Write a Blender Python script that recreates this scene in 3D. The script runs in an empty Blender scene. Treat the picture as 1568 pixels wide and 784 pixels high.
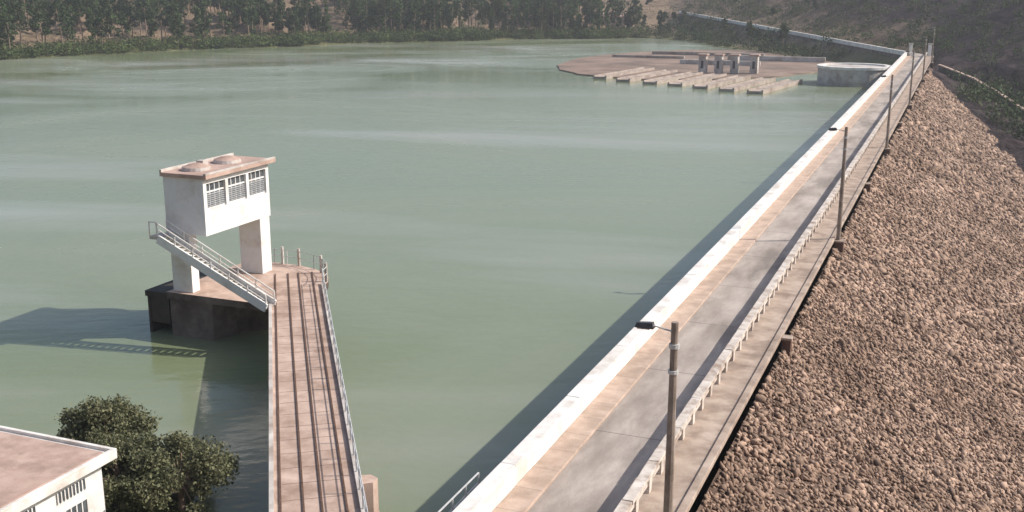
import bpy, math, random
import numpy as np
from mathutils import Vector
rng=np.random.default_rng(7)
random.seed(7)
R=math.radians
scene=bpy.context.scene
# ------------------------------------------------------------------ helpers
def link(o):
    scene.collection.objects.link(o); return o
def N(nt,t,**k):
    n=nt.nodes.new(t)
    for a,b in k.items(): setattr(n,a,b)
    return n
def mat(name,c1,c2,scale=1.0,rough=.85,bump=0.0,bscale=None,island=0.0,stain=None,stain_scale=.15,seam=None,stretch=None,translucent=0.0,spec=.3,metal=0.0,bdist=.05):
    m=bpy.data.materials.new(name); m.use_nodes=True
    nt=m.node_tree; L=nt.links
    b=nt.nodes['Principled BSDF']
    b.inputs['Roughness'].default_value=rough
    b.inputs['Specular IOR Level'].default_value=spec
    b.inputs['Metallic'].default_value=metal
    g=N(nt,'ShaderNodeNewGeometry')
    mp=N(nt,'ShaderNodeMapping'); L.new(g.outputs['Position'],mp.inputs['Vector'])
    if stretch: mp.inputs['Scale'].default_value=stretch
    n=N(nt,'ShaderNodeTexNoise'); n.inputs['Scale'].default_value=scale; n.inputs['Detail'].default_value=6; n.inputs['Roughness'].default_value=.6
    L.new(mp.outputs[0],n.inputs['Vector'])
    r=N(nt,'ShaderNodeValToRGB'); r.color_ramp.elements[0].position=.33; r.color_ramp.elements[1].position=.68
    r.color_ramp.elements[0].color=(*c1,1); r.color_ramp.elements[1].color=(*c2,1)
    L.new(n.outputs['Fac'],r.inputs[0]); col=r.outputs[0]
    if stain:
        n3=N(nt,'ShaderNodeTexNoise'); n3.inputs['Scale'].default_value=stain_scale; n3.inputs['Detail'].default_value=7; n3.inputs['Roughness'].default_value=.65
        L.new(mp.outputs[0],n3.inputs['Vector'])
        r3=N(nt,'ShaderNodeValToRGB'); r3.color_ramp.elements[0].position=.46; r3.color_ramp.elements[1].position=.66
        L.new(n3.outputs['Fac'],r3.inputs[0])
        mx=N(nt,'ShaderNodeMixRGB'); L.new(r3.outputs[0],mx.inputs[0]); L.new(col,mx.inputs[1]); mx.inputs[2].default_value=(*stain,1); col=mx.outputs[0]
    if seam:   # (axis, period, width, colour)
        sx=N(nt,'ShaderNodeSeparateXYZ'); L.new(g.outputs['Position'],sx.inputs[0])
        d=N(nt,'ShaderNodeMath',operation='DIVIDE'); L.new(sx.outputs[seam[0]],d.inputs[0]); d.inputs[1].default_value=seam[1]
        f=N(nt,'ShaderNodeMath',operation='FRACT'); L.new(d.outputs[0],f.inputs[0])
        lt=N(nt,'ShaderNodeMath',operation='LESS_THAN'); L.new(f.outputs[0],lt.inputs[0]); lt.inputs[1].default_value=seam[2]/seam[1]
        mu=N(nt,'ShaderNodeMath',operation='MULTIPLY'); L.new(lt.outputs[0],mu.inputs[0]); mu.inputs[1].default_value=.6
        mx=N(nt,'ShaderNodeMixRGB'); L.new(mu.outputs[0],mx.inputs[0]); L.new(col,mx.inputs[1]); mx.inputs[2].default_value=(*seam[3],1); col=mx.outputs[0]
    if island:
        hs=N(nt,'ShaderNodeHueSaturation')
        mr=N(nt,'ShaderNodeMapRange'); mr.inputs['To Min'].default_value=1-island; mr.inputs['To Max'].default_value=1+island
        L.new(g.outputs['Random Per Island'],mr.inputs['Value']); L.new(mr.outputs[0],hs.inputs['Value']); L.new(col,hs.inputs['Color']); col=hs.outputs[0]
    L.new(col,b.inputs['Base Color'])
    if bump:
        n2=N(nt,'ShaderNodeTexNoise'); n2.inputs['Scale'].default_value=bscale or scale*4; n2.inputs['Detail'].default_value=5
        L.new(mp.outputs[0],n2.inputs['Vector'])
        bp=N(nt,'ShaderNodeBump'); bp.inputs['Strength'].default_value=bump; bp.inputs['Distance'].default_value=bdist
        L.new(n2.outputs['Fac'],bp.inputs['Height']); L.new(bp.outputs[0],b.inputs['Normal'])
    if translucent:
        tr=N(nt,'ShaderNodeBsdfTranslucent'); L.new(col,tr.inputs['Color'])
        ms=N(nt,'ShaderNodeMixShader'); ms.inputs[0].default_value=translucent
        out=nt.nodes['Material Output']
        L.new(b.outputs[0],ms.inputs[1]); L.new(tr.outputs[0],ms.inputs[2]); L.new(ms.outputs[0],out.inputs['Surface'])
    return m
class MB:
    """small mesh builder: one object, several materials"""
    def __init__(s): s.v=[];s.f=[];s.m=[];s.mats=[]
    def mi(s,m):
        if m not in s.mats: s.mats.append(m)
        return s.mats.index(m)
    def add(s,vs,fs,m):
        o=len(s.v); s.v+= [tuple(v) for v in vs]; k=s.mi(m)
        for f in fs: s.f.append([i+o for i in f]); s.m.append(k)
    def box(s,x0,x1,y0,y1,z0,z1,m):
        s.hexa([(x0,y0,z0),(x1,y0,z0),(x1,y1,z0),(x0,y1,z0),(x0,y0,z1),(x1,y0,z1),(x1,y1,z1),(x0,y1,z1)],m)
    def hexa(s,v,m):
        s.add(v,[(0,3,2,1),(4,5,6,7),(0,1,5,4),(1,2,6,5),(2,3,7,6),(3,0,4,7)],m)
    def prism(s,poly,z0,z1,m,mtop=None):
        n=len(poly)
        s.add([(p[0],p[1],z0) for p in poly]+[(p[0],p[1],z1) for p in poly],
              [tuple(range(n))[::-1]]+[(i,(i+1)%n,(i+1)%n+n,i+n) for i in range(n)],m)
        s.add([(p[0],p[1],z1) for p in poly],[tuple(range(n))],mtop or m)
    def cyl(s,p0,p1,r0,r1,m,n=10,cap=True):
        p0=Vector(p0);p1=Vector(p1);d=(p1-p0).normalized()
        a=d.orthogonal().normalized();b=d.cross(a)
        vs=[];
        for p,r in((p0,r0),(p1,r1)):
            for i in range(n):
                t=2*math.pi*i/n; vs.append(p+a*math.cos(t)*r+b*math.sin(t)*r)
        fs=[(i,(i+1)%n,(i+1)%n+n,i+n) for i in range(n)]
        if cap: fs+=[tuple(range(n))[::-1],tuple(range(n,2*n))]
        s.add(vs,fs,m)
    def beam(s,p0,p1,w,h,m):
        p0=Vector(p0);p1=Vector(p1);d=(p1-p0).normalized()
        side=d.cross(Vector((0,0,1))).normalized() if abs(d.z)<.99 else Vector((1,0,0))
        up=side.cross(d).normalized()
        v=[]
        for q in(-h/2,h/2):
            v+=[p0-side*w/2+up*q,p0+side*w/2+up*q,p1+side*w/2+up*q,p1-side*w/2+up*q]
        s.hexa(v,m)
    def obj(s,name,bevel=0,parent=None,smooth=False):
        me=bpy.data.meshes.new(name); me.from_pydata(s.v,[],s.f)
        for m in s.mats: me.materials.append(m)
        me.polygons.foreach_set('material_index',s.m)
        if smooth: me.polygons.foreach_set('use_smooth',[True]*len(s.f))
        me.update()
        import bmesh
        bm=bmesh.new(); bm.from_mesh(me); bmesh.ops.recalc_face_normals(bm,faces=bm.faces); bm.to_mesh(me); bm.free()
        o=link(bpy.data.objects.new(name,me))
        if bevel:
            md=o.modifiers.new('bevel','BEVEL'); md.width=bevel; md.segments=2; md.limit_method='ANGLE'
        if parent: o.parent=parent
        return o
def build_np(name,V,F,MI,mats,smooth=False):
    V=np.asarray(V,np.float32);F=np.asarray(F,np.int32);k=F.shape[1]
    me=bpy.data.meshes.new(name)
    me.vertices.add(len(V)); me.vertices.foreach_set('co',V.ravel())
    me.loops.add(F.size); me.loops.foreach_set('vertex_index',F.ravel())
    me.polygons.add(len(F)); me.polygons.foreach_set('loop_start',np.arange(0,F.size,k,dtype=np.int32))
    for m in mats: me.materials.append(m)
    if MI is not None: me.polygons.foreach_set('material_index',np.asarray(MI,np.int32))
    if smooth: me.polygons.foreach_set('use_smooth',np.ones(len(F),bool))
    me.update(); me.validate()
    return link(bpy.data.objects.new(name,me))
def empty(name,loc=(0,0,0)):
    o=bpy.data.objects.new(name,None); o.location=(0,0,0); return link(o)
def leaves(C,size,flat=1.0):
    n=len(C)
    a=rng.normal(size=(n,3)); a/=np.linalg.norm(a,axis=1)[:,None]
    b=rng.normal(size=(n,3)); b=np.cross(a,b); b/=np.linalg.norm(b,axis=1)[:,None]
    a*=size[:,None]; b*=(size*rng.uniform(.45,.9,n))[:,None]
    V=np.stack([C-a,C-b,C+a,C+b],1).reshape(-1,3)
    return V,np.arange(4*n).reshape(-1,4)
def ncyl(p0,p1,r0,r1,n=6):
    p0=np.array(p0,float);p1=np.array(p1,float);d=p1-p0;d/=np.linalg.norm(d)
    a=np.cross(d,[.3,.8,.52]);a/=np.linalg.norm(a);b=np.cross(d,a)
    t=np.arange(n)*2*np.pi/n
    ring=np.cos(t)[:,None]*a+np.sin(t)[:,None]*b
    V=np.vstack([p0+ring*r0,p1+ring*r1]); i=np.arange(n);j=(i+1)%n
    return V,np.stack([i,j,j+n,i+n],1)
class Acc:
    def __init__(s): s.V=[];s.F=[];s.M=[];s.o=0
    def add(s,V,F,m):
        s.V.append(V);s.F.append(F+s.o);s.M.append(np.full(len(F),m));s.o+=len(V)
    def obj(s,name,mats): return build_np(name,np.vstack(s.V),np.vstack(s.F),np.concatenate(s.M),mats)

# ------------------------------------------------------------------ camera
WZ=-4.2
cam=bpy.data.cameras.new('camera'); co=link(bpy.data.objects.new('camera',cam))
co.location=(0,0,20); co.rotation_euler=(R(76),0,R(22.2))
cam.sensor_width=36; cam.lens=38.6; cam.clip_end=6000; cam.clip_start=.5
scene.camera=co
# ------------------------------------------------------------------ light
az=R(64.5); el=R(38)
sd=bpy.data.lights.new('sun','SUN'); sd.energy=5.0; sd.angle=R(.6); sd.color=(1,.94,.86)
so=link(bpy.data.objects.new('sun',sd))
dv=Vector((math.sin(az)*math.cos(el),math.cos(az)*math.cos(el),math.sin(el)))
so.rotation_euler=dv.to_track_quat('Z','Y').to_euler(); so.location=(200,80,150)
w=bpy.data.worlds.new('World'); scene.world=w; w.use_nodes=True
sk=w.node_tree.nodes.new('ShaderNodeTexSky'); sk.sky_type='NISHITA'; sk.sun_disc=False
sk.sun_elevation=el; sk.sun_rotation=az; sk.air_density=1.0; sk.dust_density=2.5
bg=w.node_tree.nodes['Background']; bg.inputs[1].default_value=.15
w.node_tree.links.new(sk.outputs[0],bg.inputs[0])
scene.view_settings.view_transform='Standard'; scene.view_settings.look='None'; scene.view_settings.exposure=0
# thin summer haze filling the valley (real scattering volume)
mh=bpy.data.materials.new('valley_haze'); mh.use_nodes=True; nt=mh.node_tree
nt.nodes.remove(nt.nodes['Principled BSDF']); vs_=N(nt,'ShaderNodeVolumeScatter'); vs_.inputs['Density'].default_value=.00028; vs_.inputs['Anisotropy'].default_value=.25; vs_.inputs['Color'].default_value=(.93,.95,1,1)
nt.links.new(vs_.outputs[0],nt.nodes['Material Output'].inputs['Volume'])
hz_=MB(); hz_.box(-900,500,-250,1300,-60,110,mh); hz_.obj('haze')

# ------------------------------------------------------------------ materials
M_white=mat('white_painted_concrete',(.70,.675,.64),(.83,.81,.775),.8,.8,.15,9,stain=(.57,.51,.455),stain_scale=.6)
M_wall_in=mat('parapet_paint',(.70,.68,.645),(.84,.82,.785),.5,.8,.15,9,stain=(.60,.54,.485),stain_scale=.45,seam=(1,8.0,.06,(.4,.36,.33)))
M_side=mat('sidewalk_concrete',(.42,.31,.245),(.56,.435,.355),1.2,.9,.2,12,stain=(.35,.265,.21),stain_scale=.5,seam=(1,2.0,.05,(.25,.2,.17)))
M_road=mat('road_surface',(.31,.262,.228),(.52,.452,.40),.55,.9,.25,20,stain=(.23,.195,.17),stain_scale=.35,seam=(1,9.0,.09,(.13,.11,.10)),stretch=(1,.3,1))
M_ledge=mat('ledge_concrete',(.34,.26,.205),(.50,.405,.335),.9,.9,.2,12,stain=(.24,.18,.145),stain_scale=.6)
M_bal=mat('balustrade_concrete',(.50,.44,.385),(.72,.66,.60),1.5,.85,.15,14,stain=(.33,.25,.20),stain_scale=1.2)
M_conc=mat('weathered_concrete',(.12,.095,.085),(.23,.19,.17),.7,.9,.25,8,stain=(.07,.055,.048),stain_scale=.4)
M_conc_l=mat('light_concrete',(.46,.42,.39),(.62,.58,.54),.7,.85,.2,8,stain=(.34,.28,.24),stain_scale=.4)
M_weir=mat('weir_concrete',(.34,.28,.24),(.48,.41,.36),.7,.85,.2,8,stain=(.24,.185,.155),stain_scale=.3)
M_conc_d=mat('dark_concrete',(.035,.03,.027),(.075,.06,.052),.7,.7,.25,8)  # much darker concrete, used on the box beside the tower base
M_deck=mat('bridge_deck_concrete',(.42,.30,.24),(.60,.455,.375),.8,.9,.2,14,stain=(.32,.22,.17),stain_scale=.5)
M_rail=mat('rusty_steel_rail',(.08,.045,.033),(.15,.09,.065),4,.8)
M_seam=mat('deck_joint',(.22,.16,.13),(.30,.22,.18),4,.9)
M_steel=mat('galvanised_steel',(.46,.47,.47),(.62,.62,.61),3,.5,metal=.1)
M_tw=mat('tower_render',(.70,.70,.69),(.82,.82,.81),.6,.8,.1,8,stain=(.60,.565,.53),stain_scale=.6)
M_roofp=mat('pink_roof_screed',(.42,.285,.235),(.54,.40,.335),1.0,.9,.2,9,stain=(.32,.225,.185),stain_scale=.6)
M_glass=mat('window_glass',(.06,.07,.08),(.13,.14,.15),2,.15,spec=.6)
M_louv=mat('window_louvre',(.26,.27,.28),(.36,.37,.38),3,.6)
M_pole=mat('concrete_pole',(.19,.15,.12),(.33,.27,.225),2,.9,.2,12)
M_dark=mat('lamp_housing',(.05,.05,.055),(.09,.09,.10),4,.5)
M_brown=mat('brown_masonry_block',(.10,.055,.04),(.17,.10,.075),3,.9,.3,12)
M_stone=mat('rubble_stone',(.24,.16,.115),(.43,.305,.23),.16,.95,.3,8,island=.40)
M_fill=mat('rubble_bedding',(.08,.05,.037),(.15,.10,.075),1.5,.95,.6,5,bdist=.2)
M_trunk=mat('pine_bark',(.17,.12,.09),(.30,.225,.17),1,.95)
M_pine=mat('pine_needles',(.028,.050,.018),(.070,.10,.034),.08,.8,island=.45,translucent=.2)
M_pop=mat('broadleaf_foliage',(.045,.08,.025),(.09,.135,.045),.12,.8,island=.4,translucent=.25)
M_shrub=mat('shrub_foliage',(.055,.085,.027),(.125,.16,.055),.08,.85,island=.4,translucent=.25)
M_olive=mat('olive_foliage',(.11,.12,.062),(.22,.215,.12),.9,.75,island=.45,translucent=.3)
M_apron=mat('spillway_apron_earth',(.20,.14,.11),(.32,.235,.19),.15,.95,.3,3,stain=(.15,.115,.095),stain_scale=.08)

# ------------------------------------------------------------------ terrain
SH=np.array([(-16,12),(-24,29),(-31,36.5),(-32.5,41),(-40,43),(-60,40),(-110,15),(-200,-70),(-450,-60),(-470,90),(-380,190),(-320,242),(-287,268),(-279,300),(-261,345),(-240,372),(-229,402),(-200,430),(-181,455),(-150,470),(-134,488),
  (-112,470),(-84,420),(-56,378),(-30,345),(-16,327)],float)
def seg_dist(P,A,B):
    d=B-A; t=np.clip(((P-A)@d)/(d@d),0,1); Q=A+t[:,None]*d
    return np.hypot(*(P-Q).T)
def shore_sd(P):
    dist=np.full(len(P),1e9); ins=np.zeros(len(P),bool)
    n=len(SH)
    for i in range(n):
        A=SH[i];B=SH[(i+1)%n]
        dist=np.minimum(dist,seg_dist(P,A,B))
        c=((A[1]>P[:,1])!=(B[1]>P[:,1]))
        with np.errstate(divide='ignore',invalid='ignore'):
            xi=(B[0]-A[0])*(P[:,1]-A[1])/(B[1]-A[1]+1e-12)+A[0]
        ins^=(c&(P[:,0]<xi))
    return np.where(ins,-dist,dist)
def vnoise(P,s,seed=0):
    r=np.random.default_rng(seed); out=np.zeros(len(P))
    for k in range(5):
        a=r.uniform(0,6.28);f=(1.0/s)*(1.6**k)
        out+=np.sin((P[:,0]*math.cos(a)+P[:,1]*math.sin(a))*f*6.28/2+r.uniform(0,6))*np.cos((P[:,0]*math.sin(a)-P[:,1]*math.cos(a))*f*4+r.uniform(0,6))/(1.5**k)
    return out
RA=np.array([-12.,332.]); RB=np.array([-103.,498.]); RD=(RB-RA)/np.linalg.norm(RB-RA); RN=np.array([RD[1],-RD[0]]); RL=np.linalg.norm(RB-RA)
def groin(y): return -8.3+np.clip(282-y,0,400)*.221
def ground(P):
    P=np.asarray(P,float); x=P[:,0];y=P[:,1]
    sd=shore_sd(P)
    T1=np.where(sd<0,WZ+sd*.35,WZ+np.minimum(sd,6)*.14+np.clip(sd-6,0,60)*.08+np.clip(sd-66,0,500)*.14)
    T1=np.maximum(T1,-16)
    rel=P-RA; al=rel@RD; s=rel@RN
    zr=np.clip(al/RL,0,1.3)*4
    T2=np.where(s>0,zr-.25+.42*np.clip(s-4,0,170),zr-.25-.75*np.clip(-s-3.2,0,40))
    T3=-4.0+np.clip(14-y,0,40)*.8
    nz=vnoise(P,60,3)*np.clip((np.abs(s)-6)/40,0,1)*2.8*np.clip(sd/40,0,1)
    up=np.maximum(T1,T2)
    be=(x-groin(y))
    zs=-.6-.5*(x+8.5)
    V=np.where(be>0,np.maximum(zs,-40)+np.minimum(be*.22,12)+.1,np.maximum(zs-3,-40))
    dn=np.maximum(V,np.where(s>0,T2,-60))
    east=(x>-12)&(y<332)
    z=np.where(east,dn,up)
    crest=(x>-16.5)&(x<-8)&(y>12)&(y<331)
    z=np.where(crest,np.minimum(z,-4),z)
    z=np.where(y<20,np.maximum(z,T3),z)
    return np.minimum(z+nz,95)
def axis(lo,dlo,dhi,hi,st):
    core=np.arange(dlo,dhi+st,st); a=[];s=st;v=dlo
    while v>lo: s*=1.25; v-=s; a.append(v)
    b=[];s=st;v=core[-1]
    while v<hi: s*=1.25; v+=s; b.append(v)
    return np.array(a[::-1]+list(core)+b)
gx=axis(-2500,-340,90,2500,3.0); gy=axis(-1500,-30,600,3500,3.0)
X,Y=np.meshgrid(gx,gy); P=np.stack([X.ravel(),Y.ravel()],1); Z=ground(P)+rng.normal(size=len(P))*.12
nx=len(gx);ny=len(gy)
i=np.arange(nx*ny).reshape(ny,nx); F=np.stack([i[:-1,:-1],i[:-1,1:],i[1:,1:],i[1:,:-1]],-1).reshape(-1,4)
rel=P-RA; s_=rel@RN
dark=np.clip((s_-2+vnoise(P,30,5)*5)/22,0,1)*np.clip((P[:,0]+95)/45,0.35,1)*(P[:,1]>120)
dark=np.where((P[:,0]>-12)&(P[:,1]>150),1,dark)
sdv=shore_sd(P); wet=np.clip(1-sdv/11,0,1)
mt=bpy.data.materials.new('terrain_ground'); mt.use_nodes=True; nt=mt.node_tree; L=nt.links; b=nt.nodes['Principled BSDF']; b.inputs['Roughness'].default_value=.95; b.inputs['Specular IOR Level'].default_value=.1
g=N(nt,'ShaderNodeNewGeometry')
def ramp(scale,c1,c2,lo=.35,hi=.65,det=8):
    n=N(nt,'ShaderNodeTexNoise'); n.inputs['Scale'].default_value=scale; n.inputs['Detail'].default_value=det; n.inputs['Roughness'].default_value=.65; L.new(g.outputs['Position'],n.inputs['Vector'])
    r=N(nt,'ShaderNodeValToRGB'); r.color_ramp.elements[0].position=lo; r.color_ramp.elements[1].position=hi; r.color_ramp.elements[0].color=(*c1,1); r.color_ramp.elements[1].color=(*c2,1); L.new(n.outputs['Fac'],r.inputs[0]); return r.outputs[0]
tan=ramp(.12,(.12,.09,.055),(.29,.21,.145)); drk=ramp(.12,(.020,.014,.016),(.072,.052,.052)); grn=ramp(.1,(.08,.10,.04),(.17,.17,.08))  # tan is darkened: shade on the forest litter put into its colour
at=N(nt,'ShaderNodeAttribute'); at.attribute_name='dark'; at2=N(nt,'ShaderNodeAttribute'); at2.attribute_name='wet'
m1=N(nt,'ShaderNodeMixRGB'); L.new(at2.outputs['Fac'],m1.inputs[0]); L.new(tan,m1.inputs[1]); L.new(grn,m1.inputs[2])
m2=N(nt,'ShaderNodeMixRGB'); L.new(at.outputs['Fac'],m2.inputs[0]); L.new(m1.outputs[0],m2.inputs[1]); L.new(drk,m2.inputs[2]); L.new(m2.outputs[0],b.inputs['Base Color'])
n2=N(nt,'ShaderNodeTexNoise'); n2.inputs['Scale'].default_value=.4; n2.inputs['Detail'].default_value=8; L.new(g.outputs['Position'],n2.inputs['Vector'])
bp=N(nt,'ShaderNodeBump'); bp.inputs['Strength'].default_value=1; bp.inputs['Distance'].default_value=1.6; L.new(n2.outputs['Fac'],bp.inputs['Height']); L.new(bp.outputs[0],b.inputs['Normal'])
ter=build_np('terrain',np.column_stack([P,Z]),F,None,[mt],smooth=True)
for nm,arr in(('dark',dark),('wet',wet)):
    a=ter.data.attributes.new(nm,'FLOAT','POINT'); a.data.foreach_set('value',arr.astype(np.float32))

# ------------------------------------------------------------------ water
mw=bpy.data.materials.new('reservoir_water'); mw.use_nodes=True; nt=mw.node_tree; L=nt.links; b=nt.nodes['Principled BSDF']
g=N(nt,'ShaderNodeNewGeometry'); mp=N(nt,'ShaderNodeMapping'); L.new(g.outputs['Position'],mp.inputs['Vector'])
mp.vector_type='TEXTURE'; mp.inputs['Rotation'].default_value=(0,0,R(22.2)); mp.inputs['Scale'].default_value=(4,2.6,1)
n=N(nt,'ShaderNodeTexNoise'); n.inputs['Scale'].default_value=.05; n.inputs['Detail'].default_value=7; n.inputs['Roughness'].default_value=.6; n.inputs['Distortion'].default_value=1.0; L.new(mp.outputs[0],n.inputs['Vector'])
r=N(nt,'ShaderNodeValToRGB'); r.color_ramp.elements[0].position=.33; r.color_ramp.elements[0].color=(.158,.195,.092,1); r.color_ramp.elements[1].position=.68; r.color_ramp.elements[1].color=(.235,.262,.185,1)
L.new(n.outputs['Fac'],r.inputs[0])
mp3=N(nt,'ShaderNodeMapping'); mp3.vector_type='TEXTURE'; mp3.inputs['Rotation'].default_value=(0,0,R(14)); mp3.inputs['Scale'].default_value=(9,2.2,1); L.new(g.outputs['Position'],mp3.inputs['Vector'])
n3=N(nt,'ShaderNodeTexNoise'); n3.inputs['Scale'].default_value=.085; n3.inputs['Detail'].default_value=5; n3.inputs['Distortion'].default_value=.5; L.new(mp3.outputs[0],n3.inputs['Vector'])
r3=N(nt,'ShaderNodeValToRGB'); r3.color_ramp.elements[0].position=.50; r3.color_ramp.elements[1].position=.72; L.new(n3.outputs['Fac'],r3.inputs[0])
mu=N(nt,'ShaderNodeMath',operation='MULTIPLY'); L.new(r3.outputs[0],mu.inputs[0]); mu.inputs[1].default_value=.8
mx=N(nt,'ShaderNodeMixRGB'); L.new(mu.outputs[0],mx.inputs[0]); L.new(r.outputs[0],mx.inputs[1]); mx.inputs[2].default_value=(.335,.345,.30,1)  # wind streaks: bright sky sheen painted into the water colour
L.new(mx.outputs[0],b.inputs['Base Color'])
mr=N(nt,'ShaderNodeMapRange'); mr.inputs['To Min'].default_value=.08; mr.inputs['To Max'].default_value=.32; mr.inputs['From Min'].default_value=.38; mr.inputs['From Max'].default_value=.68; L.new(n.outputs['Fac'],mr.inputs['Value']); L.new(mr.outputs[0],b.inputs['Roughness'])
b.inputs['IOR'].default_value=1.36
n2=N(nt,'ShaderNodeTexNoise'); n2.inputs['Scale'].default_value=1.1; n2.inputs['Detail'].default_value=3; 
mp2=N(nt,'ShaderNodeMapping'); mp2.vector_type='TEXTURE'; mp2.inputs['Rotation'].default_value=(0,0,R(35)); mp2.inputs['Scale'].default_value=(2,1,1); L.new(g.outputs['Position'],mp2.inputs['Vector']); L.new(mp2.outputs[0],n2.inputs['Vector'])
bp=N(nt,'ShaderNodeBump'); bp.inputs['Strength'].default_value=.5; bp.inputs['Distance'].default_value=.09; L.new(n2.outputs['Fac'],bp.inputs['Height']); L.new(bp.outputs[0],b.inputs['Normal'])
mb=MB(); mb.add([(-700,-200,WZ),(-15.7,-200,WZ),(-15.7,540,WZ),(-700,540,WZ)],[(0,1,2,3)],mw); mb.obj('reservoir_water')

# ------------------------------------------------------------------ dam
Y0,Y1=14,331
d=MB()
d.box(-15.9,-8.4,Y0,Y1,-14,-.02,M_conc)
d.obj('dam_body')
d=MB(); d.add([(-14.2,Y0,.004),(-10.5,Y0,.004),(-10.5,Y1+3,.004),(-14.2,Y1+3,.004)],[(0,1,2,3)],M_road); d.obj('crest_road')
d=MB(); d.box(-15.38,-14.2,Y0,Y1,-.01,.14,M_side); d.obj('sidewalk',.02)
d=MB(); d.box(-15.95,-15.4,Y0,Y1,-.015,1.0,M_wall_in)
yy=Y0
while yy<Y1-1:
    jz=random.uniform(-.012,.012); d.box(-16.0,-15.34,yy+.02,min(yy+7.98,Y1),.99,1.1+jz,M_white); yy+=8
d.obj('parapet_wall',.02)
d=MB()
d.box(-10.5,-8.75,Y0,Y1,-.015,.1,M_ledge); d.box(-8.75,-8.4,Y0,Y1,-.9,.22,M_ledge); d.obj('concrete_ledge',.03)
d=MB()
yy=Y0+1
while yy<Y1-1:
    jx=random.uniform(-.01,.01)
    d.box(-10.46+jx,-10.18+jx,yy-.2,yy+.2,.1,.86,M_bal); yy+=1.9
yy=Y0
while yy<Y1-1:
    jx=random.uniform(-.015,.015); jz=random.uniform(-.012,.012)
    d.box(-10.53+jx,-10.11+jx,yy+.03,yy+3.77,.86+jz,1.02+jz,M_bal); yy+=3.8
d.box(-10.39,-10.25,Y0,Y1,.40,.55,M_bal)
d.obj('concrete_balustrade')
# rubble face
yb=np.arange(12,300,2.0); xb=np.arange(-8.6,60,1.5)
XX,YY=np.meshgrid(xb,yb); xg=groin(YY)+3; XX=np.minimum(XX,xg)
ZZ=-.6-.5*(XX+8.5)-.06
n1,n2_=XX.shape; i=np.arange(n1*n2_).reshape(n1,n2_); F=np.stack([i[:-1,:-1],i[:-1,1:],i[1:,1:],i[1:,:-1]],-1).reshape(-1,4)
V=np.stack([XX.ravel(),YY.ravel(),ZZ.ravel()],1)
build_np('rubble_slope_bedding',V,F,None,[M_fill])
phi=(1+5**.5)/2
ico=np.array([(-1,phi,0),(1,phi,0),(-1,-phi,0),(1,-phi,0),(0,-1,phi),(0,1,phi),(0,-1,-phi),(0,1,-phi),(phi,0,-1),(phi,0,1),(-phi,0,-1),(-phi,0,1)])/np.hypot(1,phi)
icf=np.array([(0,11,5),(0,5,1),(0,1,7),(0,7,10),(0,10,11),(1,5,9),(5,11,4),(11,10,2),(10,7,6),(7,1,8),(3,9,4),(3,4,2),(3,2,6),(3,6,8),(3,8,9),(4,9,5),(2,4,11),(6,2,10),(8,6,7),(9,8,1)])
def stones(ya,yb_,step,size,xmax):
    xs=np.arange(-8.3,xmax,step); ys=np.arange(ya,yb_,step); A,B=np.meshgrid(xs,ys)
    x=(A+rng.uniform(-.8,.8,A.shape)*step).ravel(); y=(B+rng.uniform(-.8,.8,A.shape)*step).ravel()
    k=(x<groin(y)+1)&(x>-8.35)&(rng.uniform(size=len(x))<.86); x=x[k];y=y[k]; n=len(x)
    big=vnoise(np.stack([x,y],1),5,9)
    z=-.6-.5*(x+8.5)+rng.uniform(-.8,.5,n)*size+big*.035
    S=size*np.exp(rng.normal(size=n)*.30)
    sc=np.stack([S*rng.uniform(.5,1.0,n),S*rng.uniform(.8,1.8,n),S*rng.uniform(.5,1.1,n)],1)
    V=ico[None]*(1+rng.uniform(-.42,.42,(n,12,1)))*sc[:,None]
    th=rng.normal(size=n)*1.0; c=np.cos(th);s=np.sin(th)
    tx=rng.normal(size=n)*.8;
    Vx=V[...,0]*c[:,None]-V[...,1]*s[:,None];Vy=V[...,0]*s[:,None]+V[...,1]*c[:,None];Vz=V[...,2]
    ct=np.cos(tx)[:,None];st=np.sin(tx)[:,None]
    Vy,Vz=Vy*ct-Vz*st,Vy*st+Vz*ct
    V=np.stack([Vx,Vy,Vz-.5*Vx*.5],-1)+np.stack([x,y,z],1)[:,None]
    F=icf[None]+(np.arange(n)*12)[:,None,None]
    return V.reshape(-1,3),F.reshape(-1,3)
SV=[];SF=[];so_=0
for args in ((32,78,.175,.112,13),(78,140,.25,.165,19),(140,284,.38,.25,28)):
    V1,F1=stones(*args); SV.append(V1);SF.append(F1+so_);so_+=len(V1)
build_np('rubble_slope_stones',np.vstack(SV),np.vstack(SF),None,[M_stone])
# plinths
for k,yq in enumerate([62,116,170,224,278]):
    d=MB(); d.box(-8.38,-7.85,yq-.3,yq+.3,-1.6,-.02,M_brown); d.box(-8.39,-7.8,yq-.35,yq+.35,-.02,.12,M_ledge); d.obj('masonry_plinth',.02)
# lamps
def lamp(y,h=9.05):
    d=MB(); x=-8.15
    d.box(x-.24,x+.45,-.45,.45,-1.6,-.1,M_brown)
    d.box(x-.24,x+.5,-.5,.5,-.1,.02,M_ledge)
    d.cyl((x,0,-.1),(x,0,h),.18,.12,M_pole,10)
    d.cyl((x,0,h-.9),(x,0,h-.75),.18,.18,M_steel,10); d.cyl((x,0,h-1.8),(x,0,h-1.68),.18,.18,M_steel,10)
    d.cyl((x,0,h-.35),(x-.75,0,h-.2),.035,.03,M_steel,6)
    d.hexa([(x-1.35,-.13,h-.3),(x-.7,-.15,h-.3),(x-.7,.15,h-.3),(x-1.35,.13,h-.3),(x-1.3,-.07,h-.14),(x-.75,-.1,h-.1),(x-.75,.1,h-.1),(x-1.3,.07,h-.14)],M_dark)
    d.box(x-1.28,x-.85,-.09,.09,h-.35,h-.3,M_steel)
    o=d.obj('street_lamp'); o.location=(0,y,0)
for y in (34.3,89,143,197,251,305): lamp(y)
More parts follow.
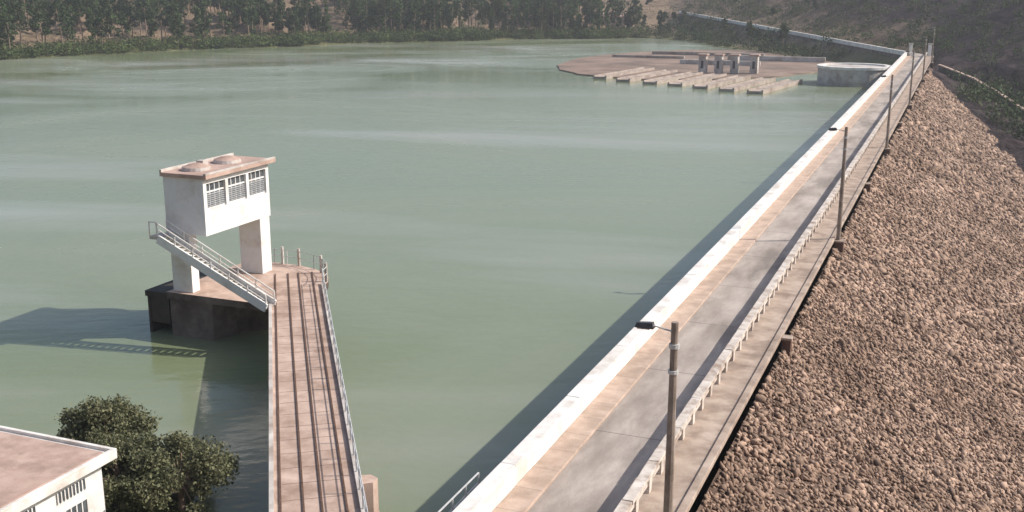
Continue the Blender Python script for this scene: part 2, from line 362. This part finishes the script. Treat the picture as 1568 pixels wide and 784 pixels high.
# gate pillars where the crest road leaves the dam
d=MB()
for x in (-14.6,-9.6):
    d.box(x-.45,x+.45,329.5,330.4,0.0,3.2,M_white); d.box(x-.6,x+.6,329.35,330.55,3.2,3.5,M_conc_l)
for k in range(9): d.box(-9.1,-8.95-0,330.6+k*.25,330.66+k*.25,.1,2.2,M_dark)
d.obj('gate_pillars')
# ------------------------------------------------------------------ bridge
O=np.array([-44.3,63.0]); bd=np.array([-.564,.8256]); rd=np.array([.8256,.564])
def BL(u,v): p=O+bd*v+rd*u; return (p[0],p[1])
def slab(mbd,u0,u1,v0,v1,z0,z1,m): mbd.prism([BL(u0,v0),BL(u1,v0),BL(u1,v1),BL(u0,v1)],z0,z1,m)
br=empty('service_bridge')
d=MB(); slab(d,0,3.8,-50,.3,-1.35,-1.0,M_deck); d.obj('deck',parent=br)
d=MB(); slab(d,.05,.55,-50,0,-2.6,-1.36,M_conc); slab(d,3.0,3.4,-50,0,-2.4,-1.36,M_conc); d.obj('girders',parent=br)
d=MB(); slab(d,-.04,.16,-50,-4.6,-1.0,-.82,M_conc_l); slab(d,3.62,3.84,-50,0,-1.0,-.82,M_conc_l); d.obj('kerbs',.02,parent=br)
d=MB()
for u in (.42,1.35,2.1,3.1): slab(d,u-.045,u+.045,-50,3.5,-.995,-.94,M_rail)
for v in np.arange(-50,0,1.6): slab(d,.5,3.0,v,v+.03,-.997,-.99,M_seam)
d.obj('crane_rails',parent=br)
d=MB()
def railing(mb_,pts,h=1.0,sp=1.8,m=M_steel,r=.03,zb=-.82):
    for a,c in zip(pts[:-1],pts[1:]):
        a=np.array(a);c=np.array(c);l=np.linalg.norm(c-a);n=max(1,int(round(l/sp)))
        for k in range(n+1):
            q=a+(c-a)*k/n; mb_.cyl((q[0],q[1],zb),(q[0],q[1],zb+h),r*1.3,r*1.3,m,6)
        for hh in (h,h*.55): mb_.cyl((a[0],a[1],zb+hh),(c[0],c[1],zb+hh),r,r,m,6)
railing(d,[BL(3.73,-50),BL(3.73,0)])
d.obj('railing',parent=br)
d=MB()
for v,e in ((-32.6,.35),(-14,-.3)):
    c=BL(1.9,v)
    pl_=[BL(-e,v-.5),BL(3.8+e,v-.5)]+[BL(3.8+e+math.sin(t)*.5,v-math.cos(t)*.5) for t in np.linspace(.3,2.84,7)]+[BL(3.8+e,v+.5),BL(-e,v+.5)]+[BL(-e-math.sin(t)*.5,v+math.cos(t)*.5) for t in np.linspace(.3,2.84,7)]
    d.prism(pl_,-3.2,-2.62,M_deck)
    if e>0:
        d.prism([BL(3.86,v-.45),BL(4.35,v-.4),BL(4.6,v),BL(4.35,v+.4),BL(3.86,v+.45)],-2.62,-1.0,M_deck)
    d.cyl((*c,-16),(*c,-3.2),1.1,1.1,M_conc,20)
d.obj('piers',parent=br)
# ------------------------------------------------------------------ intake tower
tw=empty('intake_tower')
plat=[(-50.3,59.3),(-41.5,59.3),(-40.9,64.7),(-41.2,65.8),(-41.9,67.0),(-42.8,67.9),(-44.0,68.6),(-45.6,69.1),(-48,69.2),(-50.3,69)]
d=MB(); d.prism(plat,-1.5,-1.004,M_conc,M_deck); d.obj('platform',parent=tw)
d=MB(); d.prism([(-50.2,59.45),(-46.6,59.45),(-46.0,61.8),(-44.3,63.5),(-44.3,66),(-45.5,68.6),(-50.2,68.8)],-14,-1.51,M_conc); d.obj('base_block',.05,parent=tw)
d=MB(); d.box(-52.2,-50.32,59.3,65.5,-1.5,-1.1,M_conc_d); d.box(-52.1,-51.9,59.4,65.4,-14,-1.5,M_conc_d);d.box(-51.9,-50.25,63.2,63.6,-14,-1.51,M_conc_d);d.box(-51.9,-50.3,59.45,59.75,-3.4,-1.51,M_conc_d); d.obj('intake_screen_box',parent=tw)
hx0,hx1,hy0,hy1=-50.1,-46.8,59.6,67.2
d=MB()
d.box(hx0+.1,-48.35,hy0+.1,hy0+.9,-1.0,3.2,M_tw); d.box(-48.75,hx1-.05,hy1-1.3,hy1-.1,-1.0,3.2,M_tw)
d.box(hx0+.1,hx0+.5,hy0+.9,hy0+2.0,-1.0,3.2,M_tw)
d.obj('legs',.02,parent=tw)
d=MB()
d.box(hx0,hx1,hy0,hy1,3.2,4.95,M_tw)
d.box(hx0,hx1-.3,hy0+.001,hy1-.001,4.95,6.75,M_tw)
d.box(hx0+.001,hx1-.001,hy0+.002,hy1-.002,6.75,7.15,M_tw)
ws=[(hy0+.35,hy0+2.45),(hy0+2.75,hy0+4.85),(hy0+5.15,hy0+7.25)]
prev=hy0
for a,c in ws+[(hy1,None)]:
    if a-prev>.01: d.box(hx1-.3,hx1,prev,a,4.95,6.75,M_tw)
    prev=c
d.obj('walls',parent=tw)
d=MB()
for a,c in ws:
    d.box(hx1-.29,hx1-.2,a,c,4.96,6.74,M_glass)
    d.box(hx1-.2,hx1-.12,a,c,6.1,6.2,M_tw); d.box(hx1-.2,hx1-.12,a,c,4.97,5.07,M_tw)
    for k in range(5):
        yk=a+(c-a)*k/4; d.box(hx1-.2,hx1-.14,yk-.03,yk+.03,4.97,6.73,M_tw)
    for k in range(7): 
        z=5.12+k*.135; d.hexa([(hx1-.2,a,z+.05),(hx1-.08,a,z),(hx1-.08,c,z),(hx1-.2,c,z+.05),(hx1-.2,a,z+.08),(hx1-.08,a,z+.03),(hx1-.08,c,z+.03),(hx1-.2,c,z+.08)],M_louv)
d.obj('windows',parent=tw)
d=MB()
d.box(hx0-.15,hx1+.4,hy0-.15,hy1+.45,7.15,7.42,M_roofp)
d.box(hx0-.15,hx0+.02,hy0-.15,hy1+.45,7.42,7.62,M_conc_l);d.box(hx1+.2,hx1+.4,hy0-.15,hy1+.45,7.42,7.55,M_conc_l)
for cy in (hy0+1.7,hy0+5.2):
    d.cyl((hx0+1.5,cy,7.42),(hx0+1.5,cy,7.66),1.0,.95,M_conc_l,18); d.cyl((hx0+1.5,cy,7.66),(hx0+1.5,cy,7.86),.95,.4,M_roofp,18)
d.box(hx0+.4,hx0+1.0,hy0+3.1,hy0+3.7,7.42,7.8,M_conc_l)
d.obj('roof',.02,parent=tw)
d=MB()
sx0,sx1=-49.8,-41.3; z0,z1=3.2,-1.0; ya,yb2=58.25,59.25
d.box(-50.5,sx0,ya,yb2+.3,3.0,3.2,M_conc_l)
for y in (ya,yb2):
    d.beam((sx0,y,z0-.15),(sx1,y,z1+.1),.14,.6,M_tw)
    d.cyl((sx0,y,z0+.95),(sx1,y,z1+1.0),.05,.05,M_white,6); d.cyl((sx0,y,z0+.55),(sx1,y,z1+.6),.04,.04,M_white,6)
    for k in range(7):
        t=k/6; x=sx0+(sx1-sx0)*t; z=z0+(z1-z0)*t; d.cyl((x,y,z),(x,y,z+.98),.045,.045,M_white,6)
for k in range(23):
    t=(k+.5)/23; x=sx0+(sx1-sx0)*t; z=z0+(z1-z0)*t; d.box(x-.17,x+.17,ya+.06,yb2-.06,z-.02,z+.03,M_conc_l)
for x in (-50.45,-49.85): d.cyl((x,ya,3.2),(x,ya,4.2),.045,.045,M_white,6)
d.cyl((-50.45,ya,4.2),(-49.8,ya,4.2),.045,.045,M_white,6)
d.box(-49.8,-48.9,hy0-.04,hy0+.02,3.21,5.3,M_tw)
d.obj('stair',parent=tw)
d=MB(); railing(d,[(p[0]*.999-.0,p[1]) for p in [(-41.05,64.8),(-41.35,65.8),(-42.0,66.9),(-42.9,67.8),(-44.1,68.5),(-45.7,69.0),(-48,69.1),(-50.2,68.9)]],1.1,1.5,M_steel,.03,-1.0)
for p in ((-41.4,65.9),(-43,67.8),(-45.7,69.0),(-47.2,69.05)): d.box(p[0]-.08,p[0]+.08,p[1]-.08,p[1]+.08,-1,.35,M_conc_l)
d.obj('railing',parent=tw)
# ------------------------------------------------------------------ control building
cb=empty('control_building')
bx0,bx1,by0,by1=-44,-33.7,22,34.6
d=MB(); d.box(bx0,bx1,by0,by1,-5,-.45,M_tw); d.obj('walls',parent=cb)
d=MB()
d.box(bx0-.5,bx1+.5,by0-.5,by1+.5,-.45,-.12,M_white)
d.box(bx0-.1,bx1+.1,by0-.1,by1+.1,-.12,-.06,M_roofp)
for a in ((bx0-.5,bx1+.5,by1+.3,by1+.5),(bx0-.5,bx1+.5,by0-.5,by0-.3)): d.box(*a,-.12,.02,M_white)
for a in ((bx1+.3,bx1+.5,by0-.3,by1+.3),(bx0-.5,bx0-.3,by0-.3,by1+.3)): d.box(*a,-.12,.02,M_white)
d.obj('roof',.02,parent=cb)
d=MB()
for yc in (24.5,27.3,30.1,32.9):
    d.box(bx1,bx1+.03,yc-.95,yc+.65,-1.3,-.85,M_glass)
    for k in range(9):
        y=yc-.95+1.6*k/8; d.box(bx1+.03,bx1+.07,y-.03,y+.03,-1.32,-.83,M_tw)
    d.box(bx1,bx1+.03,yc-.95,yc+.65,-3.2,-1.75,M_glass)
    for k in range(6):
        y=yc-.95+1.6*k/5; d.box(bx1+.03,bx1+.07,y-.03,y+.03,-3.2,-1.75,M_tw)
    for z in (-3.2,-2.5,-1.75): d.box(bx1+.03,bx1+.08,yc-1,yc+.7,z-.03,z+.03,M_tw)
    d.box(bx1,bx1+.15,yc-1.05,yc+.75,-3.36,-3.24,M_conc_l)
d.obj('windows',parent=cb)
# gauge walkway by the upstream edge
d=MB()
for y in np.arange(33,38.2,1.25): d.cyl((-17.0,y,-.6),(-17.0,y,.45),.045,.045,M_steel,6)
for z in (.0,.45): d.cyl((-17.0,33,z),(-17.0,38,z),.04,.04,M_steel,6)
d.box(-17.4,-15.95,32,38.2,-.85,-.6,M_conc_l)
d.obj('gauge_walkway')
# ------------------------------------------------------------------ broadleaf trees near
def olive(name,cx,cy,cz,rad,h,n,seed):
    a=Acc(); r=np.random.default_rng(seed)
    top=np.array([cx,cy,cz+h*.45]); V,F=ncyl((cx,cy,cz-.6),top,.22,.15,8); a.add(V,F,0)
    cl=[]
    for k in range(42):
        t=r.uniform(0,6.28); ph=r.uniform(-.2,1); q=np.sqrt(max(0,1-ph*ph*.9))*r.uniform(.45,1.05)
        c=np.array([cx+math.cos(t)*rad*q,cy+math.sin(t)*rad*q,cz+h*(.38+.5*ph+r.normal()*.05)]); cl.append(c)
        V,F=ncyl(top-[0,0,r.uniform(0,.6)],c,.06,.02,5); a.add(V,F,0)
    cl=np.array(cl); per=n//len(cl)
    C=np.repeat(cl,per,0); s=rad*r.uniform(.12,.30,len(cl)); s=np.repeat(s,per)
    o=r.normal(size=C.shape); o/=np.linalg.norm(o,axis=1)[:,None]; o*=(r.uniform(.2,1,len(C))**.5)[:,None]
    C=C+o*s[:,None]*[1,1,.8]*1.15
    C+=r.normal(size=C.shape)*.13
    V,F=leaves(C,r.uniform(.045,.11,len(C))); a.add(V,F,1)
    return a.obj(name,[M_trunk,M_olive])
olive('olive_tree',-32.3,38.0,-4.3,2.5,3.6,22000,1)
olive('olive_tree',-35.0,37.2,-4.2,2.3,3.3,18000,2)
olive('olive_tree',-38.6,40.2,-4.2,2.2,3.8,16000,3)
# ------------------------------------------------------------------ spillway
d=MB()
ap=[]
for k in range(60):
    t=2*math.pi*k/60; ap.append((-76+math.cos(t)*40+random.uniform(-.8,.8),337+math.sin(t)*(62 if math.sin(t)<0 else 70)+random.uniform(-1,1)))
d.prism(ap,-9,-3.9,M_apron); d.obj('spillway_apron')
d=MB()
for k,(x,ys) in enumerate([(-43,249),(-50,252),(-57,256),(-64,260),(-71,263),(-79,267),(-87,273)]):
    L_=32; ox=4.2
    for (h0,h1,zt) in ((-1.8,1.8,-3.62),):
        d.hexa([(x+h0,ys,-9),(x+h1,ys,-9),(x+h1+ox,ys+L_,-9),(x+h0+ox,ys+L_,-9),(x+h0,ys,zt),(x+h1,ys,zt),(x+h1+ox,ys+L_,zt),(x+h0+ox,ys+L_,zt)],M_weir)
    for e in (-1.8,1.4): d.hexa([(x+e,ys+.0,-3.62),(x+e+.4,ys,-3.62),(x+e+.4+ox,ys+L_,-3.62),(x+e+ox,ys+L_,-3.62),(x+e,ys,-3.3),(x+e+.4,ys,-3.3),(x+e+.4+ox,ys+L_,-3.3),(x+e+ox,ys+L_,-3.3)],M_weir)
d.obj('labyrinth_weir')
gp=empty('spillway_gate_piers')
for k in range(4):
    x=-66+k*4.1+(k==3)*1.0; y=299+k
    d=MB(); d.box(x-1.0,x+1.0,y-1.2,y+1.2,-3.9,.8,M_conc_l); d.box(x-1.35,x+1.35,y-1.5,y+1.5,.8,1.2,M_roofp); d.box(x-.35,x+.35,y-1.26,y-1.2,-2.6,-.6,M_dark); d.obj('pier',.05,parent=gp)
d=MB(); d.box(-100,-62,372,373,-3.9,-2.9,M_weir); d.box(-70,-40,352,353,-3.9,-2.4,M_conc_l); d.box(-108,-84,352,353,-3.9,-3.1,M_weir); d.box(-80,-56,330,331,-3.9,-2.6,M_conc_l); d.obj('spillway_wall',.05)
d=MB(); cx,cy=-25.2,284; n=48
def ring(r0,r1,z0,z1,m):
    vs=[];fs=[]
    for k in range(n):
        t=2*math.pi*k/n;c,s=math.cos(t),math.sin(t)
        vs+=[(cx+c*r0,cy+s*r0,z0),(cx+c*r1,cy+s*r1,z0),(cx+c*r1,cy+s*r1,z1),(cx+c*r0,cy+s*r0,z1)]
    for k in range(n):
        a=4*k;b_=4*((k+1)%n)
        for q in range(4): fs.append((a+q,a+(q+1)%4,b_+(q+1)%4,b_+q))
    d.add(vs,fs,m)
ring(7.6,8.6,-10,-.35,M_conc_l); ring(7.5,8.9,-.35,.25,M_white)
d.cyl((cx,cy,-10),(cx,cy,-.1),7.59,7.49,M_conc_l,48)
d.obj('round_intake_basin')
# ------------------------------------------------------------------ abutment road
def off(s,al,z): p=RA+RD*al+RN*s; return (p[0],p[1],z)
Lr=RL*1.3
d=MB(); d.add([off(-3,-2,.02),off(3,-2,.02),off(3,Lr,5.22),off(-3,Lr,5.22)],[(0,1,2,3)],M_road); d.obj('abutment_road')
d=MB(); d.hexa([off(-3.9,-2,-5),off(-3.3,-2,-5),off(-3.3,Lr,.2),off(-3.9,Lr,.2),off(-3.9,-2,-.1),off(-3.3,-2,-.1),off(-3.3,Lr,5.1),off(-3.9,Lr,5.1)],M_conc)
d.hexa([off(-3.95,-2,-.1),off(-3.25,-2,-.1),off(-3.25,Lr,5.1),off(-3.95,Lr,5.1),off(-3.95,-2,1.1),off(-3.25,-2,1.1),off(-3.25,Lr,6.3),off(-3.95,Lr,6.3)],M_white); d.obj('retaining_wall')
def gz(x,y): return float(ground(np.array([[x,y]]))[0])
d=MB()
pts=[(-6,292),(2,283),(9,268),(14,250)]
for a,c in zip(pts[:-1],pts[1:]):
    za=gz(*a);zc=gz(*c); d.beam((a[0],a[1],za+.3),(c[0],c[1],zc+.3),.5,2.4,M_conc)
    d.beam((a[0],a[1],za+1.6),(c[0],c[1],zc+1.6),.8,.25,M_deck)
d.obj('groin_wall')
# ------------------------------------------------------------------ forest
def pine(a,x,y,z,h,r,kind=0):
    lean=r.normal(size=2)*.03*h
    top=np.array([x+lean[0],y+lean[1],z+h*.93])
    V,F=ncyl((x,y,z-.8),top,.28*h/15,.07,6); a.add(V,F,0)
    if kind==0:
        nb=r.integers(10,15); lo=r.uniform(.33,.52); cr=h*r.uniform(.15,.23)
    else:
        nb=r.integers(10,14); lo=.12; cr=h*.11
    for k in range(nb):
        f=lo+(1-lo)*(k+r.uniform(0,1))/nb; env=math.sin(min(1,(1-f)/(1-lo)+.18)*math.pi*.62) if kind==0 else math.sin(min(1,max(.15,(f-lo)/(1-lo)))*math.pi*.9+.2)
        t=r.uniform(0,6.28); q=cr*env*r.uniform(.3,1)
        c=np.array([x+lean[0]*f+math.cos(t)*q,y+lean[1]*f+math.sin(t)*q,z+h*f])
        st=np.array([x+lean[0]*f,y+lean[1]*f,z+h*(f-.05)])
        if kind==0:
            V,F=ncyl(st,c,.07,.03,4); a.add(V,F,0)
        m=44; o=r.normal(size=(m,3)); o/=np.linalg.norm(o,axis=1)[:,None]; o*=(r.uniform(.2,1,m)**.5)[:,None]
        s=h*(.095 if kind==0 else .08)*r.uniform(.7,1.3)
        C=c+o*np.array([s,s,s*(.65 if kind==0 else 1.2)])
        V,F=leaves(C,r.uniform(.25,.58,m)); a.add(V,F,1 if kind==0 else 2)
def along(t):
    pts=SH[11:21]; seg=np.linalg.norm(np.diff(pts,axis=0),axis=1); cs=np.r_[0,np.cumsum(seg)]; q=t*cs[-1]
    k=min(len(seg)-1,np.searchsorted(cs,q,side='right')-1); f=(q-cs[k])/seg[k]; A,B=pts[k],pts[k+1]; dd=(B-A)/seg[k]; nn=np.array([-dd[1],dd[0]])
    return A+(B-A)*f,nn
r=np.random.default_rng(11)
a=Acc(); cnt=0
pl=[];tries=0
while cnt<760 and tries<24000:
    tries+=1
    t=r.uniform(0.0,1.0)
    if r.uniform()>.38+.62*t: continue
    p,nn=along(t); dd=4+ (r.uniform(0,1)**1.3)*150
    q=p+nn*dd
    if shore_sd(q[None])[0]<3: continue
    if any((q[0]-e[0])**2+(q[1]-e[1])**2<(3.3 if t<.5 else 2.2)**2 for e in pl): continue
    if math.sin(q[0]*.09+1)*math.cos(q[1]*.07)>.72: continue     # clearings
    pl.append(q); cnt+=1
    kind=1 if (r.uniform()<(.08 if t<.55 else .38)) else 0
    pine(a,q[0],q[1],gz(*q),r.uniform(9,19),r,kind)
k=0
while k<150:
    al=r.uniform(60,RL*1.9); s=r.uniform(-40,160); q=RA+RD*al+RN*s
    if q[0]>-50 or abs(s)<7 or shore_sd(q[None])[0]<4: continue
    pine(a,q[0],q[1],gz(*q),r.uniform(3.5,9),r,0); k+=1
a.obj('pine_forest',[M_trunk,M_pine,M_pop])
def shrubs(name,pts,m,seed,hs=(1.2,3.0),mm=120):
    r=np.random.default_rng(seed); a=Acc()
    Z=ground(np.array(pts))
    for (x,y),z in zip(pts,Z):
        h=r.uniform(*hs); w_=h*r.uniform(.7,1.3)
        V,F=ncyl((x,y,z-.3),(x,y,z+h*.5),.08,.04,4); a.add(V,F,0)
        o=r.normal(size=(mm,3)); o/=np.linalg.norm(o,axis=1)[:,None]; o*=(r.uniform(.3,1,mm)**.5)[:,None]
        cl=r.normal(size=(mm,3))*.12*h
        C=np.array([x,y,z+h*.5])+o*np.array([w_,w_,h*.55])+cl
        C[:,2]=np.maximum(C[:,2],z)
        V,F=leaves(C,r.uniform(.16,.4,mm)*(.6+h*.15)); a.add(V,F,1)
    return a.obj(name,[M_trunk,m])
pts=[]
for k in range(760):
    p,nn=along(r.uniform(0,1)); q=p+nn*(abs(r.normal())*7+.2); pts.append((q[0],q[1]))
shrubs('shoreline_shrubs',pts,M_shrub,21,(1.3,4.6))
pts=[]
while len(pts)<900:
    al=r.uniform(-40,RL*1.5); s=r.uniform(8,170)*r.uniform(.1,1); q=RA+RD*al+RN*s; pts.append((q[0],q[1]))
shrubs('hillside_shrubs',pts,M_pine,22,(.8,3.2),70)
pts=[]
for k in range(200):
    al=r.uniform(25,RL*1.2); s=-r.uniform(5,30); q=RA+RD*al+RN*s
    if shore_sd(q[None])[0]>.5: pts.append((q[0],q[1]))
for k in range(150):
    y=r.uniform(170,285); x=groin(y)+r.uniform(5,34); pts.append((x,y))
shrubs('abutment_shrubs',pts,M_pine,23,(1.4,4.4),130)
# farmhouse on the far bank
hp=(-158,520); hz=gz(*hp)
fh=empty('farm_house')
d=MB(); d.box(hp[0]-6,hp[0]+6,hp[1]-4,hp[1]+4,hz-2,hz+4,M_deck); d.obj('walls',parent=fh)
d=MB(); x0,x1,y0,y1=hp[0]-6.5,hp[0]+6.5,hp[1]-4.5,hp[1]+4.5
d.add([(x0,y0,hz+4),(x1,y0,hz+4),(x1,y1,hz+4),(x0,y1,hz+4),(x0,hp[1],hz+6.2),(x1,hp[1],hz+6.2)],[(0,1,5,4),(2,3,4,5),(1,2,5),(3,0,4),(0,3,2,1)],M_roofp); d.obj('roof',parent=fh)
d=MB()
for k in (-3.5,0,3.5): d.box(hp[0]+k-.6,hp[0]+k+.6,hp[1]-4.05,hp[1]-4.0,hz+1.2,hz+2.8,M_glass)
d.obj('windows',parent=fh)
